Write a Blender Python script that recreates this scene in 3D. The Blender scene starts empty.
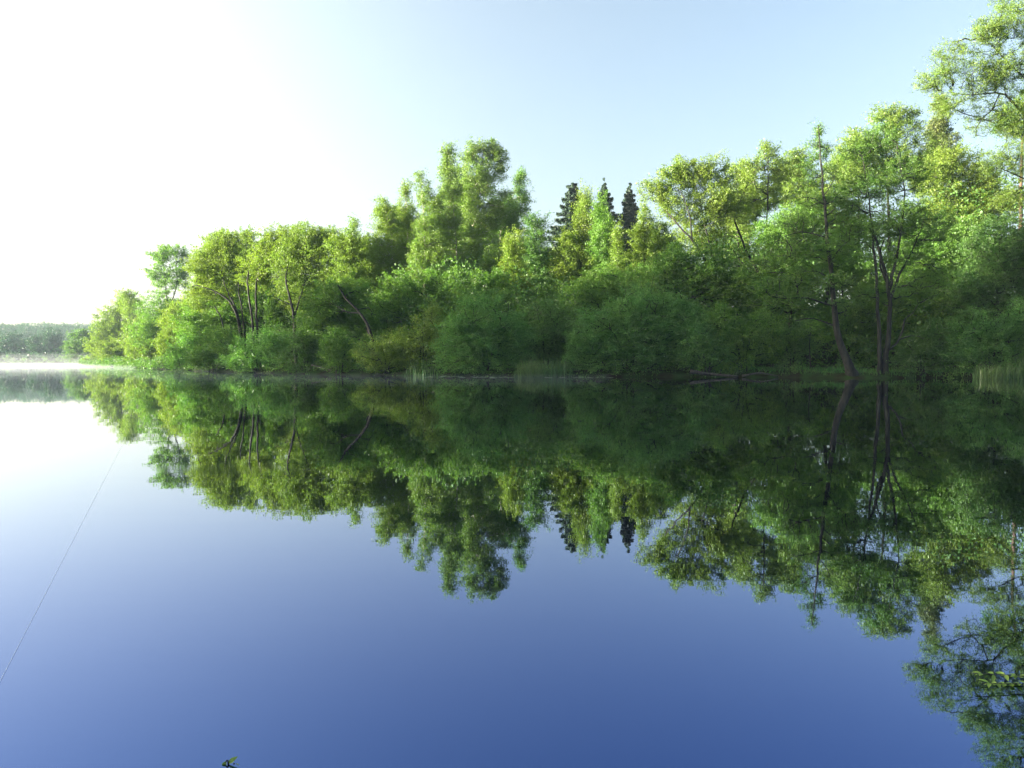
import bpy, math, random
import numpy as np
from mathutils import Vector, Matrix

S = bpy.context.scene
COL = S.collection

# ------------------------------------------------------------------ camera
CAM_H = 1.3
FPX = 740.0                       # focal length in pixels of a 1024 px wide picture
PITCH = math.atan(23.0 / FPX)     # the horizon lies 23 px above the middle
cam_d = bpy.data.cameras.new("camera")
cam_d.sensor_width = 36.0
cam_d.lens = 36.0 * FPX / 1024.0
cam_d.clip_start = 0.05
cam_d.clip_end = 6000.0
cam = bpy.data.objects.new("camera", cam_d)
cam.location = (0, 0, CAM_H)
cam.rotation_euler = (math.radians(90) - PITCH, 0, 0)
COL.objects.link(cam)
S.camera = cam

# ------------------------------------------------------------------ sky, sun, exposure
SUN_AZ = math.radians(-97)        # measured from +Y, negative to the left
SUN_EL = math.radians(8)
world = bpy.data.worlds.new("World")
S.world = world
world.use_nodes = True
wt = world.node_tree
bg = wt.nodes["Background"]
sky = wt.nodes.new("ShaderNodeTexSky")
sky.sky_type = 'NISHITA'
sky.sun_disc = False
sky.sun_elevation = SUN_EL
sky.sun_rotation = SUN_AZ
sky.altitude = 50
sky.air_density = 1.0
sky.dust_density = 4.0
sky.ozone_density = 1.5
soft = wt.nodes.new("ShaderNodeHueSaturation")      # moist morning air: a paler sky
soft.inputs["Saturation"].default_value = 0.84
wt.links.new(sky.outputs[0], soft.inputs["Color"])
# added glow lobe at the left, brightens the sky, its reflection and shaded leaves
glow_az, glow_el = math.radians(-60), math.radians(11)
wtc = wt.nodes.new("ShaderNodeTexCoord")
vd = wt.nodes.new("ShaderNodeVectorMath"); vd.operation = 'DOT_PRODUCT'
vd.inputs[1].default_value = (math.sin(glow_az) * math.cos(glow_el), math.cos(glow_az) * math.cos(glow_el), math.sin(glow_el))
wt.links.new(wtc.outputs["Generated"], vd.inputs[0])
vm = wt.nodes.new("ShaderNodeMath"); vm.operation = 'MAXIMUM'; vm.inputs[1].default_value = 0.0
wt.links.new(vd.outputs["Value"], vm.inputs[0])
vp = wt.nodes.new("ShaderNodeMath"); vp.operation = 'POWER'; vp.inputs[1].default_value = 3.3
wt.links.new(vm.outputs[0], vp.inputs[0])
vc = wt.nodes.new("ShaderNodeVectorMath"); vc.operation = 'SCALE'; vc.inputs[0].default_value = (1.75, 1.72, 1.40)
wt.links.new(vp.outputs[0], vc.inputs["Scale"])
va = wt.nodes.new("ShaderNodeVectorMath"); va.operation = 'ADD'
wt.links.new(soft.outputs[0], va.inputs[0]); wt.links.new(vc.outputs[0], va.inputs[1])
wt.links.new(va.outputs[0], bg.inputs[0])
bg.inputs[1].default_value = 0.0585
sun_vec = Vector((math.sin(SUN_AZ) * math.cos(SUN_EL), math.cos(SUN_AZ) * math.cos(SUN_EL), math.sin(SUN_EL)))
sl = bpy.data.lights.new("sun", 'SUN')
sl.energy = 4.3
sl.angle = math.radians(0.5)
sl.color = (1.0, 0.92, 0.74)
sun = bpy.data.objects.new("sun", sl)
sun.rotation_euler = sun_vec.to_track_quat('Z', 'Y').to_euler()
sun.location = (-60, 0, 60)
COL.objects.link(sun)
S.view_settings.view_transform = 'Standard'
S.view_settings.look = 'None'
S.view_settings.gamma = 1.0
S.view_settings.use_curve_mapping = False
S.view_settings.exposure = 3.2
S.render.engine = 'CYCLES'
S.cycles.use_denoising = True
S.cycles.max_bounces = 10
S.cycles.diffuse_bounces = 6
S.cycles.glossy_bounces = 3
S.cycles.transmission_bounces = 6
S.cycles.volume_bounces = 1
S.cycles.sample_clamp_indirect = 6.0


# ------------------------------------------------------------------ helpers
def at(px, py, d):
    """world point seen at picture position px, py, standing at distance Y = d"""
    x = (px - 512.0) / FPX
    y = (384.0 - py) / FPX
    c, s = math.cos(PITCH), math.sin(PITCH)
    dy = c + y * s
    dz = y * c - s
    k = d / dy
    return np.array([x * k, d, CAM_H + dz * k])


def tag(o, label=None, cat=None, group=None, kind=None):
    if label: o["label"] = label
    if cat: o["category"] = cat
    if group: o["group"] = group
    if kind: o["kind"] = kind
    return o


def link(name, me, mat=None, parent=None):
    o = bpy.data.objects.new(name, me)
    COL.objects.link(o)
    if mat is not None and me is not None and len(me.materials) == 0:
        me.materials.append(mat)
    if parent is not None:
        o.parent = parent
    return o


def empty(name, loc):
    o = bpy.data.objects.new(name, None)
    o.location = loc
    o.empty_display_size = 0.5
    COL.objects.link(o)
    return o


def quads(name, V, F, smooth=False):
    me = bpy.data.meshes.new(name)
    V = np.asarray(V, dtype=np.float32)
    F = np.asarray(F, dtype=np.int32)
    me.vertices.add(len(V))
    me.vertices.foreach_set("co", V.ravel())
    me.loops.add(F.size)
    me.loops.foreach_set("vertex_index", F.ravel())
    me.polygons.add(len(F))
    me.polygons.foreach_set("loop_start", np.arange(len(F), dtype=np.int32) * F.shape[1])
    if smooth:
        me.polygons.foreach_set("use_smooth", np.ones(len(F), dtype=bool))
    me.update(calc_edges=True)
    return me


class Quads:
    def __init__(self):
        self.v, self.f, self.n = [], [], 0

    def add(self, V, F):
        self.v.append(np.asarray(V, float))
        self.f.append(np.asarray(F, int) + self.n)
        self.n += len(V)

    def mesh(self, name, origin=(0, 0, 0), smooth=False):
        V = np.concatenate(self.v) - np.asarray(origin, float)
        return quads(name, V, np.concatenate(self.f), smooth)

    def tube(self, P, R, sides=6, wob=0.0, rng=None):
        P = np.asarray(P, float)
        R = np.asarray(R, float)
        n = len(P)
        T = np.gradient(P, axis=0)
        T /= np.linalg.norm(T, axis=1)[:, None] + 1e-9
        ref = np.array([0.0, 1.0, 0.0]) if abs(T[0, 1]) < 0.8 else np.array([1.0, 0, 0])
        U = np.cross(T, ref)
        U /= np.linalg.norm(U, axis=1)[:, None] + 1e-9
        W = np.cross(T, U)
        a = np.arange(sides) * 2 * math.pi / sides
        rr = R[:, None] * np.ones(sides)[None, :]
        if wob and rng is not None:
            rr = rr * (1 + wob * rng.standard_normal((n, sides)))
        V = P[:, None, :] + rr[:, :, None] * (np.cos(a)[None, :, None] * U[:, None, :] + np.sin(a)[None, :, None] * W[:, None, :])
        i = np.arange(n - 1)[:, None] * sides
        j = np.arange(sides)[None, :]
        k = (np.arange(sides)[None, :] + 1) % sides
        F = np.stack([i + j, i + k, i + sides + k, i + sides + j], -1).reshape(-1, 4)
        self.add(V.reshape(-1, 3), F)


def smooth_line(P, n):
    """Catmull-Rom resampling of a polyline"""
    P = np.asarray(P, float)
    if len(P) < 3:
        t = np.linspace(0, 1, n)[:, None]
        return P[0] * (1 - t) + P[-1] * t
    Q = np.vstack([2 * P[0] - P[1], P, 2 * P[-1] - P[-2]])
    out = []
    ts = np.linspace(0, len(P) - 1 - 1e-6, n)
    for t in ts:
        i = int(t); u = t - i
        a, b, c, d = Q[i], Q[i + 1], Q[i + 2], Q[i + 3]
        out.append(0.5 * (2 * b + (c - a) * u + (2 * a - 5 * b + 4 * c - d) * u * u + (3 * b - a - 3 * c + d) * u ** 3))
    return np.array(out)


def leaf_quads(C, L, rng, up=0.5, droop=0.0, aspect=0.72):
    """rhombic, slightly folded leaves at the points C; L = length of each"""
    n = len(C)
    N = rng.standard_normal((n, 3)); N[:, 2] += up * 1.5
    N /= np.linalg.norm(N, axis=1)[:, None]
    U = rng.standard_normal((n, 3)); U[:, 2] -= droop * 2
    U -= (U * N).sum(1)[:, None] * N
    U /= np.linalg.norm(U, axis=1)[:, None] + 1e-9
    W = np.cross(N, U)
    L = (np.ones(n) * L * rng.uniform(0.7, 1.3, n))[:, None]
    V = np.stack([C - U * L * .5, C + W * L * aspect * .5 - N * L * .12 - U * L * .06,
                  C + U * L * .5, C - W * L * aspect * .5 - N * L * .12 - U * L * .06], 1).reshape(-1, 3)
    F = np.arange(4 * n).reshape(n, 4)
    return V, F


# ------------------------------------------------------------------ materials
def new_mat(name):
    m = bpy.data.materials.new(name)
    m.use_nodes = True
    m.node_tree.nodes.clear()
    return m, m.node_tree.nodes, m.node_tree.links


def leaf_mat(name, col, trans=0.46, vary=0.32, hue=0.011, tr_tint=(1.1, 1.2, 0.5)):
    m, N, Lk = new_mat(name)
    out = N.new("ShaderNodeOutputMaterial")
    geo = N.new("ShaderNodeNewGeometry")
    tc = N.new("ShaderNodeTexCoord")
    noi = N.new("ShaderNodeTexNoise"); noi.inputs["Scale"].default_value = 0.55; noi.inputs["Detail"].default_value = 2
    Lk.new(tc.outputs["Object"], noi.inputs["Vector"])
    hsv = N.new("ShaderNodeHueSaturation")
    hsv.inputs["Color"].default_value = (*col, 1)
    mr = N.new("ShaderNodeMapRange")
    mr.inputs["To Min"].default_value = 1 - vary; mr.inputs["To Max"].default_value = 1 + vary
    Lk.new(geo.outputs["Random Per Island"], mr.inputs["Value"])
    mh = N.new("ShaderNodeMapRange")
    mh.inputs["From Min"].default_value = 0.3; mh.inputs["From Max"].default_value = 0.7
    mh.inputs["To Min"].default_value = 0.5 - hue; mh.inputs["To Max"].default_value = 0.5 + hue
    Lk.new(noi.outputs["Fac"], mh.inputs["Value"])
    Lk.new(mr.outputs[0], hsv.inputs["Value"]); Lk.new(mh.outputs[0], hsv.inputs["Hue"])
    dif = N.new("ShaderNodeBsdfDiffuse"); Lk.new(hsv.outputs[0], dif.inputs["Color"])
    tint = N.new("ShaderNodeMix"); tint.data_type = 'RGBA'; tint.blend_type = 'MULTIPLY'
    tint.inputs[0].default_value = 1.0
    Lk.new(hsv.outputs[0], tint.inputs[6]); tint.inputs[7].default_value = (*tr_tint, 1)
    tr = N.new("ShaderNodeBsdfTranslucent"); Lk.new(tint.outputs[2], tr.inputs["Color"])
    mix = N.new("ShaderNodeMixShader"); mix.inputs[0].default_value = trans
    Lk.new(dif.outputs[0], mix.inputs[1]); Lk.new(tr.outputs[0], mix.inputs[2])
    gl = N.new("ShaderNodeBsdfGlossy"); gl.inputs["Roughness"].default_value = 0.45
    gl.inputs["Color"].default_value = (0.8, 0.8, 0.8, 1)
    m2 = N.new("ShaderNodeMixShader"); m2.inputs[0].default_value = 0.03
    Lk.new(mix.outputs[0], m2.inputs[1]); Lk.new(gl.outputs[0], m2.inputs[2])
    Lk.new(m2.outputs[0], out.inputs[0])
    return m


def bark_mat(name, c1, c2, scale=3.0, band=None):
    m, N, Lk = new_mat(name)
    out = N.new("ShaderNodeOutputMaterial")
    tc = N.new("ShaderNodeTexCoord")
    mp = N.new("ShaderNodeMapping"); mp.inputs["Scale"].default_value = band or (1, 1, 0.25)
    noi = N.new("ShaderNodeTexNoise"); noi.inputs["Scale"].default_value = scale; noi.inputs["Detail"].default_value = 5
    Lk.new(tc.outputs["Object"], mp.inputs[0]); Lk.new(mp.outputs[0], noi.inputs["Vector"])
    rp = N.new("ShaderNodeValToRGB")
    rp.color_ramp.elements[0].position = 0.38; rp.color_ramp.elements[0].color = (*c1, 1)
    rp.color_ramp.elements[1].position = 0.62; rp.color_ramp.elements[1].color = (*c2, 1)
    Lk.new(noi.outputs["Fac"], rp.inputs[0])
    p = N.new("ShaderNodeBsdfPrincipled"); p.inputs["Roughness"].default_value = 0.9
    Lk.new(rp.outputs[0], p.inputs["Base Color"])
    bp = N.new("ShaderNodeBump"); bp.inputs["Strength"].default_value = 0.5; bp.inputs["Distance"].default_value = 0.05
    Lk.new(noi.outputs["Fac"], bp.inputs["Height"]); Lk.new(bp.outputs[0], p.inputs["Normal"])
    Lk.new(p.outputs[0], out.inputs[0])
    return m


M = {
    "yellow": leaf_mat("leaf_yellow_green", (0.184, 0.268, 0.040)),
    "spring": leaf_mat("leaf_spring_green", (0.172, 0.262, 0.044)),
    "mid": leaf_mat("leaf_mid_green", (0.134, 0.260, 0.044)),
    "birch": leaf_mat("leaf_birch", (0.158, 0.254, 0.050)),
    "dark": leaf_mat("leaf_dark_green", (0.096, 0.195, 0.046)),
    "willow": leaf_mat("leaf_willow", (0.124, 0.270, 0.064)),
    "alder": leaf_mat("leaf_alder", (0.118, 0.228, 0.042)),
    "spruce": leaf_mat("needles_spruce", (0.048, 0.085, 0.056), trans=0.1, hue=0.01),
    "larch": leaf_mat("needles_russet", (0.120, 0.165, 0.042), trans=0.3, hue=0.03),
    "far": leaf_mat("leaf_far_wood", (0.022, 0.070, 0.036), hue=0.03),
    "reed": leaf_mat("reed_blades", (0.085, 0.165, 0.050), trans=0.3, hue=0.03),
    "grass": leaf_mat("grass_blades", (0.070, 0.175, 0.038), trans=0.3, hue=0.03),
    "bark": bark_mat("bark_dark", (0.010, 0.009, 0.007), (0.028, 0.026, 0.020), 4),
    "alder_bark": bark_mat("bark_alder", (0.009, 0.010, 0.007), (0.036, 0.038, 0.027), 5),
    "birch_bark": bark_mat("bark_birch", (0.060, 0.050, 0.040), (0.620, 0.560, 0.460), 2.2, (1, 1, 2.2)),
    "pine_bark": bark_mat("bark_pine", (0.050, 0.030, 0.020), (0.100, 0.058, 0.036), 3),
    "drift": bark_mat("driftwood", (0.018, 0.018, 0.015), (0.050, 0.049, 0.043), 6),
}

# ------------------------------------------------------------------ lake outline and terrain
def sh(px, d):
    return ((px - 512.0) / FPX * d, d)

LAKE = np.array([
    (0.0, 1.5), (4, 1.4), (20, 0.6), (40, -1), (60, 6), (70, 20), (64, 38), (50, 49),
    sh(1060, 53.5), sh(1000, 55), sh(930, 56.5), sh(880, 56.3), sh(840, 57), sh(770, 59), sh(700, 60), sh(630, 60.5), sh(560, 60.5), sh(500, 62.5),
    sh(450, 64), sh(400, 66), sh(350, 69), sh(300, 74), sh(250, 83), sh(210, 94), sh(180, 108), sh(150, 130),
    sh(125, 155), sh(105, 185), sh(93, 212), sh(82, 246), (-147, 272), (-172, 312), (-200, 334), (-232, 340), (-262, 342),
    (-290, 325), (-285, 290), (-245, 240), (-200, 190), (-158, 140), (-125, 96), (-108, 60), (-96, 30), (-76, 8), (-45, -1), (-20, 0.4), (-6, 1.4)])


def lake_sd(x, y):
    """signed distance to the lake outline, positive on land"""
    x = np.asarray(x, float); y = np.asarray(y, float)
    best = np.full(x.shape, 1e18); ins = np.zeros(x.shape, bool)
    n = len(LAKE)
    for i in range(n):
        ax, ay = LAKE[i]; bx, by = LAKE[(i + 1) % n]
        dx, dy = bx - ax, by - ay
        t = np.clip(((x - ax) * dx + (y - ay) * dy) / (dx * dx + dy * dy), 0, 1)
        best = np.minimum(best, (x - ax - t * dx) ** 2 + (y - ay - t * dy) ** 2)
        c = ((ay > y) != (by > y)) & (x < (bx - ax) * (y - ay) / (by - ay + 1e-12) + ax)
        ins ^= c
    s = np.sqrt(best)
    return np.where(ins, -s, s)


def sstep(a, b, x):
    t = np.clip((x - a) / (b - a), 0, 1)
    return t * t * (3 - 2 * t)


def ground_h(x, y):
    x = np.asarray(x, float); y = np.asarray(y, float)
    s = lake_sd(x, y)
    rough = 0.06 * np.sin(x * 1.7 + np.sin(y * 0.9)) + 0.05 * np.sin(y * 2.3 + x * 0.6) + 0.09 * np.sin(x * 0.31 + y * 0.23)
    s2 = s + rough * 3.0
    land = 0.34 * sstep(-0.1, 1.0, s2) + 0.06 * np.clip(s, 0, 12) ** 0.9 + rough * sstep(0.3, 3, s)
    land = np.maximum(land, 0.12 * sstep(0.5, 1.5, s))
    bed = -np.minimum(2.2, 0.45 * np.abs(np.minimum(s2, 0)) + 0.02)
    h = np.where(s2 > -0.1, land, bed)
    h = h + 8.0 * sstep(9, 50, s) * sstep(40, 56, y) * sstep(330, 230, y)
    # wooded ridge behind the far shore and along the left bank
    r = np.hypot((x + 420) / 330.0, (y - 640) / 170.0)
    h = h + 21.0 * sstep(1.0, 0.25, r) * sstep(5, 90, s)
    h = h + 3.0 * sstep(18, 110, s) * sstep(-40, -140, x) * sstep(420, 250, y)
    h = h + 3.0 * sstep(40, 300, s) * sstep(-160, -60, x) * sstep(20, 120, y)
    return h


def graded(stops):
    out = []
    for (a, b, st) in stops:
        out += list(np.arange(a, b, st))
    out.append(stops[-1][1])
    return np.array(out)

gx = graded([(-900, -420, 24), (-420, -170, 7), (-170, -60, 2.2), (-60, 60, 1.1), (60, 140, 4), (140, 900, 40)])
gy = graded([(-260, -20, 16), (-20, 6, 1.1), (6, 48, 3.5), (48, 78, 0.9), (78, 130, 2.2), (130, 350, 5), (350, 700, 18), (700, 980, 35)])
GX, GY = np.meshgrid(gx, gy)
GZ = ground_h(GX, GY)
nx, ny = len(gx), len(gy)
idx = np.arange(nx * ny).reshape(ny, nx)
F = np.stack([idx[:-1, :-1], idx[:-1, 1:], idx[1:, 1:], idx[1:, :-1]], -1).reshape(-1, 4)
gm, N, Lk = new_mat("bank_soil_and_moss")
out = N.new("ShaderNodeOutputMaterial"); p = N.new("ShaderNodeBsdfPrincipled"); p.inputs["Roughness"].default_value = 0.95; p.inputs["Specular IOR Level"].default_value = 0.05
tc = N.new("ShaderNodeTexCoord")
n1 = N.new("ShaderNodeTexNoise"); n1.inputs["Scale"].default_value = 0.9; n1.inputs["Detail"].default_value = 6
Lk.new(tc.outputs["Object"], n1.inputs["Vector"])
rp = N.new("ShaderNodeValToRGB")
rp.color_ramp.elements[0].position = 0.36; rp.color_ramp.elements[0].color = (0.022, 0.018, 0.012, 1)
rp.color_ramp.elements[1].position = 0.58; rp.color_ramp.elements[1].color = (0.030, 0.060, 0.018, 1)
Lk.new(n1.outputs["Fac"], rp.inputs[0]); Lk.new(rp.outputs[0], p.inputs["Base Color"])
bp = N.new("ShaderNodeBump"); bp.inputs["Strength"].default_value = 0.7; bp.inputs["Distance"].default_value = 0.15
Lk.new(n1.outputs["Fac"], bp.inputs["Height"]); Lk.new(bp.outputs[0], p.inputs["Normal"]); Lk.new(p.outputs[0], out.inputs[0])
tag(link("ground", quads("ground", np.stack([GX, GY, GZ], -1).reshape(-1, 3), F, True), gm), kind="structure")

# water: one calm sheet, faint long ripples
wm, N, Lk = new_mat("lake_water")
out = N.new("ShaderNodeOutputMaterial")
tc = N.new("ShaderNodeTexCoord")
mp = N.new("ShaderNodeMapping"); mp.inputs["Scale"].default_value = (0.35, 1.6, 1)
n1 = N.new("ShaderNodeTexNoise"); n1.inputs["Scale"].default_value = 1.3; n1.inputs["Detail"].default_value = 3
Lk.new(tc.outputs["Object"], mp.inputs[0]); Lk.new(mp.outputs[0], n1.inputs["Vector"])
bp = N.new("ShaderNodeBump"); bp.inputs["Strength"].default_value = 0.05; bp.inputs["Distance"].default_value = 0.012
# a breath of wind on one small patch
sub = N.new("ShaderNodeVectorMath"); sub.operation = 'SUBTRACT'; sub.inputs[1].default_value = (-3.5, 8.9, 0)
Lk.new(tc.outputs["Object"], sub.inputs[0])
dv = N.new("ShaderNodeVectorMath"); dv.operation = 'MULTIPLY'; dv.inputs[1].default_value = (1 / 1.1, 1 / 0.55, 0)
Lk.new(sub.outputs[0], dv.inputs[0])
ln_ = N.new("ShaderNodeVectorMath"); ln_.operation = 'LENGTH'; Lk.new(dv.outputs[0], ln_.inputs[0])
mk = N.new("ShaderNodeMapRange"); mk.inputs["From Min"].default_value = 0.1; mk.inputs["From Max"].default_value = 1.0
mk.inputs["To Min"].default_value = 0.9; mk.inputs["To Max"].default_value = 0.0
Lk.new(ln_.outputs["Value"], mk.inputs["Value"])
n2 = N.new("ShaderNodeTexNoise"); n2.inputs["Scale"].default_value = 9.0; Lk.new(mp.outputs[0], n2.inputs["Vector"])
mad = N.new("ShaderNodeMath"); mad.operation = 'MULTIPLY_ADD'
Lk.new(n2.outputs["Fac"], mad.inputs[0]); Lk.new(mk.outputs[0], mad.inputs[1]); Lk.new(n1.outputs["Fac"], mad.inputs[2])
Lk.new(mad.outputs[0], bp.inputs["Height"])
gl = N.new("ShaderNodeBsdfMetallic"); gl.fresnel_type = 'F82'; gl.distribution = 'GGX'
gl.inputs["Base Color"].default_value = (0.060, 0.118, 0.310, 1); gl.inputs["Edge Tint"].default_value = (1, 1, 1, 1)
gl.inputs["Roughness"].default_value = 0.012
Lk.new(bp.outputs[0], gl.inputs["Normal"])
Lk.new(gl.outputs[0], out.inputs[0])
WV = [(-330, -14, 0), (110, -14, 0), (110, 380, 0), (-330, 380, 0)]
tag(link("lake_water", quads("lake_water", WV, [(0, 1, 2, 3)]), wm), kind="structure")


# ------------------------------------------------------------------ trees
def lobe_points(rng, c, r, n, shell=2.2, top=0.0):
    v = rng.standard_normal((n, 3)); v /= np.linalg.norm(v, axis=1)[:, None]
    v *= rng.uniform(0, 1, n)[:, None] ** (1.0 / (3.0 if shell <= 1 else 3.0 * shell))
    return c + v * r


def grow(trunk, clumps, alpha=0.35):
    """connect leaf clumps to the stems: a short tree with a preference for short ways to the root"""
    nt = len(trunk)
    n = len(clumps)
    P = np.vstack([trunk, clumps])
    parent = np.full(nt + n, -1)
    path = np.zeros(nt + n)
    best = np.full(n, 1e18); bp_ = np.zeros(n, int)

    def relax(i):
        nonlocal best, bp_
        dv = clumps - P[i]
        dist = np.linalg.norm(dv, axis=1) + 1e-6
        c = dist * (1 + 0.9 * np.clip(-dv[:, 2] / dist, 0, 1)) + alpha * path[i]
        b = c < best
        best = np.where(b, c, best); bp_ = np.where(b, i, bp_)
    for i in range(nt):
        relax(i)
    left = np.ones(n, bool); order = []
    for _ in range(n):
        k = int(np.argmin(np.where(left, best, 1e19)))
        left[k] = False
        parent[nt + k] = bp_[k]
        path[nt + k] = path[bp_[k]] + np.linalg.norm(P[nt + k] - P[bp_[k]])
        order.append(nt + k)
        relax(nt + k)
    w = np.zeros(nt + n)
    for i in reversed(order):
        w[i] += 1
        w[parent[i]] += w[i]
    return P, parent, w, order


SEED = [11]


def tree(name, label, cat, d, lobes, mat="mid", bark="bark", stems=None, r0=None, base=None, fill=1.0, leaf=0.19, clump=0.5,
         flat=0.7, per=40, up=0.45, droop=0.0, lean=0.0, group=None, twig=0.014, alpha=0.35, shell=2.2, wide=1.13, front=0.0):
    """lobes: (px, py, half width px, half height px[, depth offset m]) at distance d.
    stems: list of (points [(px, py[, dy])...], r_start, r_end)"""
    SEED[0] += 1
    rng = np.random.default_rng(SEED[0])
    k = d / FPX
    sc = max(0.85, d / 68.0) ** 0.8
    leaf *= sc * .60; rc = clump * sc
    C = []
    for L in lobes:
        dy = L[4] if len(L) > 4 else 0.0
        c = at(L[0], L[1], d + dy)
        rx, rz = L[2] * k * wide, L[3] * k * (1 + (wide - 1) * .6)
        ry = min(max(0.75 * rx, 0.5 * rz), 1.15 * rx)
        rr = np.array([max(rx - rc * .5, .3), max(ry - rc * .5, .3), max(rz - rc * .4, .3)])
        n = int(max(9, 4.6 * fill * (rx * rz) / (rc * rc)))
        ns = int(np.clip(2 + rx * rz / 1.6, 3, 9))
        for q in range(ns):
            v = rng.standard_normal(3); v /= np.linalg.norm(v)
            cc = c + v * rr * rng.uniform(.3, .78)
            C.append(lobe_points(rng, cc, rr * rng.uniform(.45, .8) * np.array([1, 1, rng.uniform(.7, 1.1)]) + .1, max(3, int(n / ns)), 1.0))
        C.append(lobe_points(rng, c, rr, max(3, int(n * .7)), 1.6))
    C = np.vstack(C)
    gz = ground_h(C[:, 0], C[:, 1])
    C[:, 2] = np.maximum(C[:, 2], np.maximum(gz, 0) + 0.25 + rng.uniform(0, .4, len(C)))
    # stems
    xs = np.average([L[0] for L in lobes], weights=[L[2] * L[3] for L in lobes])
    top = min(lobes, key=lambda L: L[1] - L[3])
    H = C[:, 2].max()
    if r0 is None:
        r0 = 0.011 * H + 0.03
    if stems is None:
        bx = base if base is not None else xs + rng.uniform(-.15, .15) * top[2]
        stems = [([(bx, None), ((bx * .6 + top[0] * .4) + lean, None), (top[0], top[1] - top[3] * .55)], r0, 0.03)]
    Q = Quads(); nodes = []; root = None; rad = []
    for (pts, ra, rb) in stems:
        W = []
        p0 = pts[0]
        if p0[1] is None:
            dy = p0[2] if len(p0) > 2 else 0
            b = at(p0[0], 370, d + dy)
            b[2] = float(ground_h(b[0], b[1])) - 0.15
            W.append(b)
        else:
            W.append(at(p0[0], p0[1], d + front + (p0[2] if len(p0) > 2 else 0)))
        for q in pts[1:]:
            dy = q[2] if len(q) > 2 else 0
            if q[1] is None:
                e = at(pts[-1][0], pts[-1][1], d)
                a = at(q[0], 370, d + dy); a[2] = W[0][2] * .5 + e[2] * .5
                W.append(a)
            else:
                W.append(at(q[0], q[1], d + dy + front))
        W = np.array(W)
        ln = np.linalg.norm(np.diff(W, axis=0), axis=1).sum()
        n = int(np.clip(ln / 0.8, 6, 30))
        Pn = smooth_line(W, n)
        Pn[1:-1] += rng.normal(0, 0.035, (n - 2, 3)) * [1, 1, .2]
        t = np.linspace(0, 1, n)
        R = ra + (rb - ra) * t ** 0.85
        if p0[1] is None:
            R = R + ra * 0.55 * np.exp(-t * ln / (ra * 2.2))
            if root is None: root = W[0].copy()
        Q.tube(Pn, R, 8, 0.05, rng)
        m = max(1, int(n * 0.12))
        nodes.append(Pn[m:]); rad.append(R[m:])
    if root is None:
        root = nodes[0][0].copy()
    nodes = np.vstack(nodes); rad = np.concatenate(rad)
    P, par, w, order = grow(nodes, C, alpha)
    nt = len(nodes)
    for i in order:
        a = par[i]
        ra = twig * w[i] ** 0.5
        rb = twig * (w[i] - 0.6) ** 0.5 * 0.8
        if a < nt:
            ra = min(ra * 1.15, rad[a] * 0.8)
        rb = min(rb, ra)
        p0, p1 = P[a], P[i]
        ln = np.linalg.norm(p1 - p0)
        mid = (p0 + p1) / 2 + rng.normal(0, .07, 3) * ln + np.array([0, 0, -0.05 * ln])
        Q.tube([p0, mid, p1], [ra, (ra + rb) / 2, rb], 5 if ra > .05 else 4)
    o = empty(name, Vector(root))
    tag(o, label, cat, group)
    tr = link("trunk", Q.mesh("trunk", root, True), M[bark], o)
    # foliage
    n = len(C)
    cnt = rng.poisson(per * 2.2 * rng.uniform(.5, 1.35, n))
    own = np.repeat(np.arange(n), cnt)
    csz = rc * rng.uniform(.6, 1.3, n)
    par_p = P[par[nt:]]
    dirs = C - par_p; dirs /= np.linalg.norm(dirs, axis=1)[:, None] + 1e-6
    hub = nodes.mean(0); outw = (C - hub) * [1, 1, .25]; outw /= np.linalg.norm(outw, axis=1)[:, None] + 1e-6
    ax = dirs * .5 + outw * .5 + rng.normal(0, .33, (n, 3)); ax[:, 2] += .12 - droop * 1.3
    ax /= np.linalg.norm(ax, axis=1)[:, None] + 1e-6
    tt = rng.uniform(-.75, .95, len(own))
    sl_ = csz * (.8 + 1.6 * rng.uniform(0, 1, n) ** 1.6)
    v = rng.standard_normal((len(own), 3)) * .34
    Lc = C[own] + ax[own] * (tt * sl_[own])[:, None] + v * (csz[own] * (1.1 - .5 * tt))[:, None] * [1, 1, flat]
    g = np.maximum(ground_h(Lc[:, 0], Lc[:, 1]), 0.0) + 0.05
    Lc[:, 2] = np.maximum(Lc[:, 2], g + rng.uniform(0, .25, len(g)))
    V, Fq = leaf_quads(Lc, leaf, rng, up, droop)
    cr = link("crown", quads("crown", V - root, Fq), M[mat], o)
    return o


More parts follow.
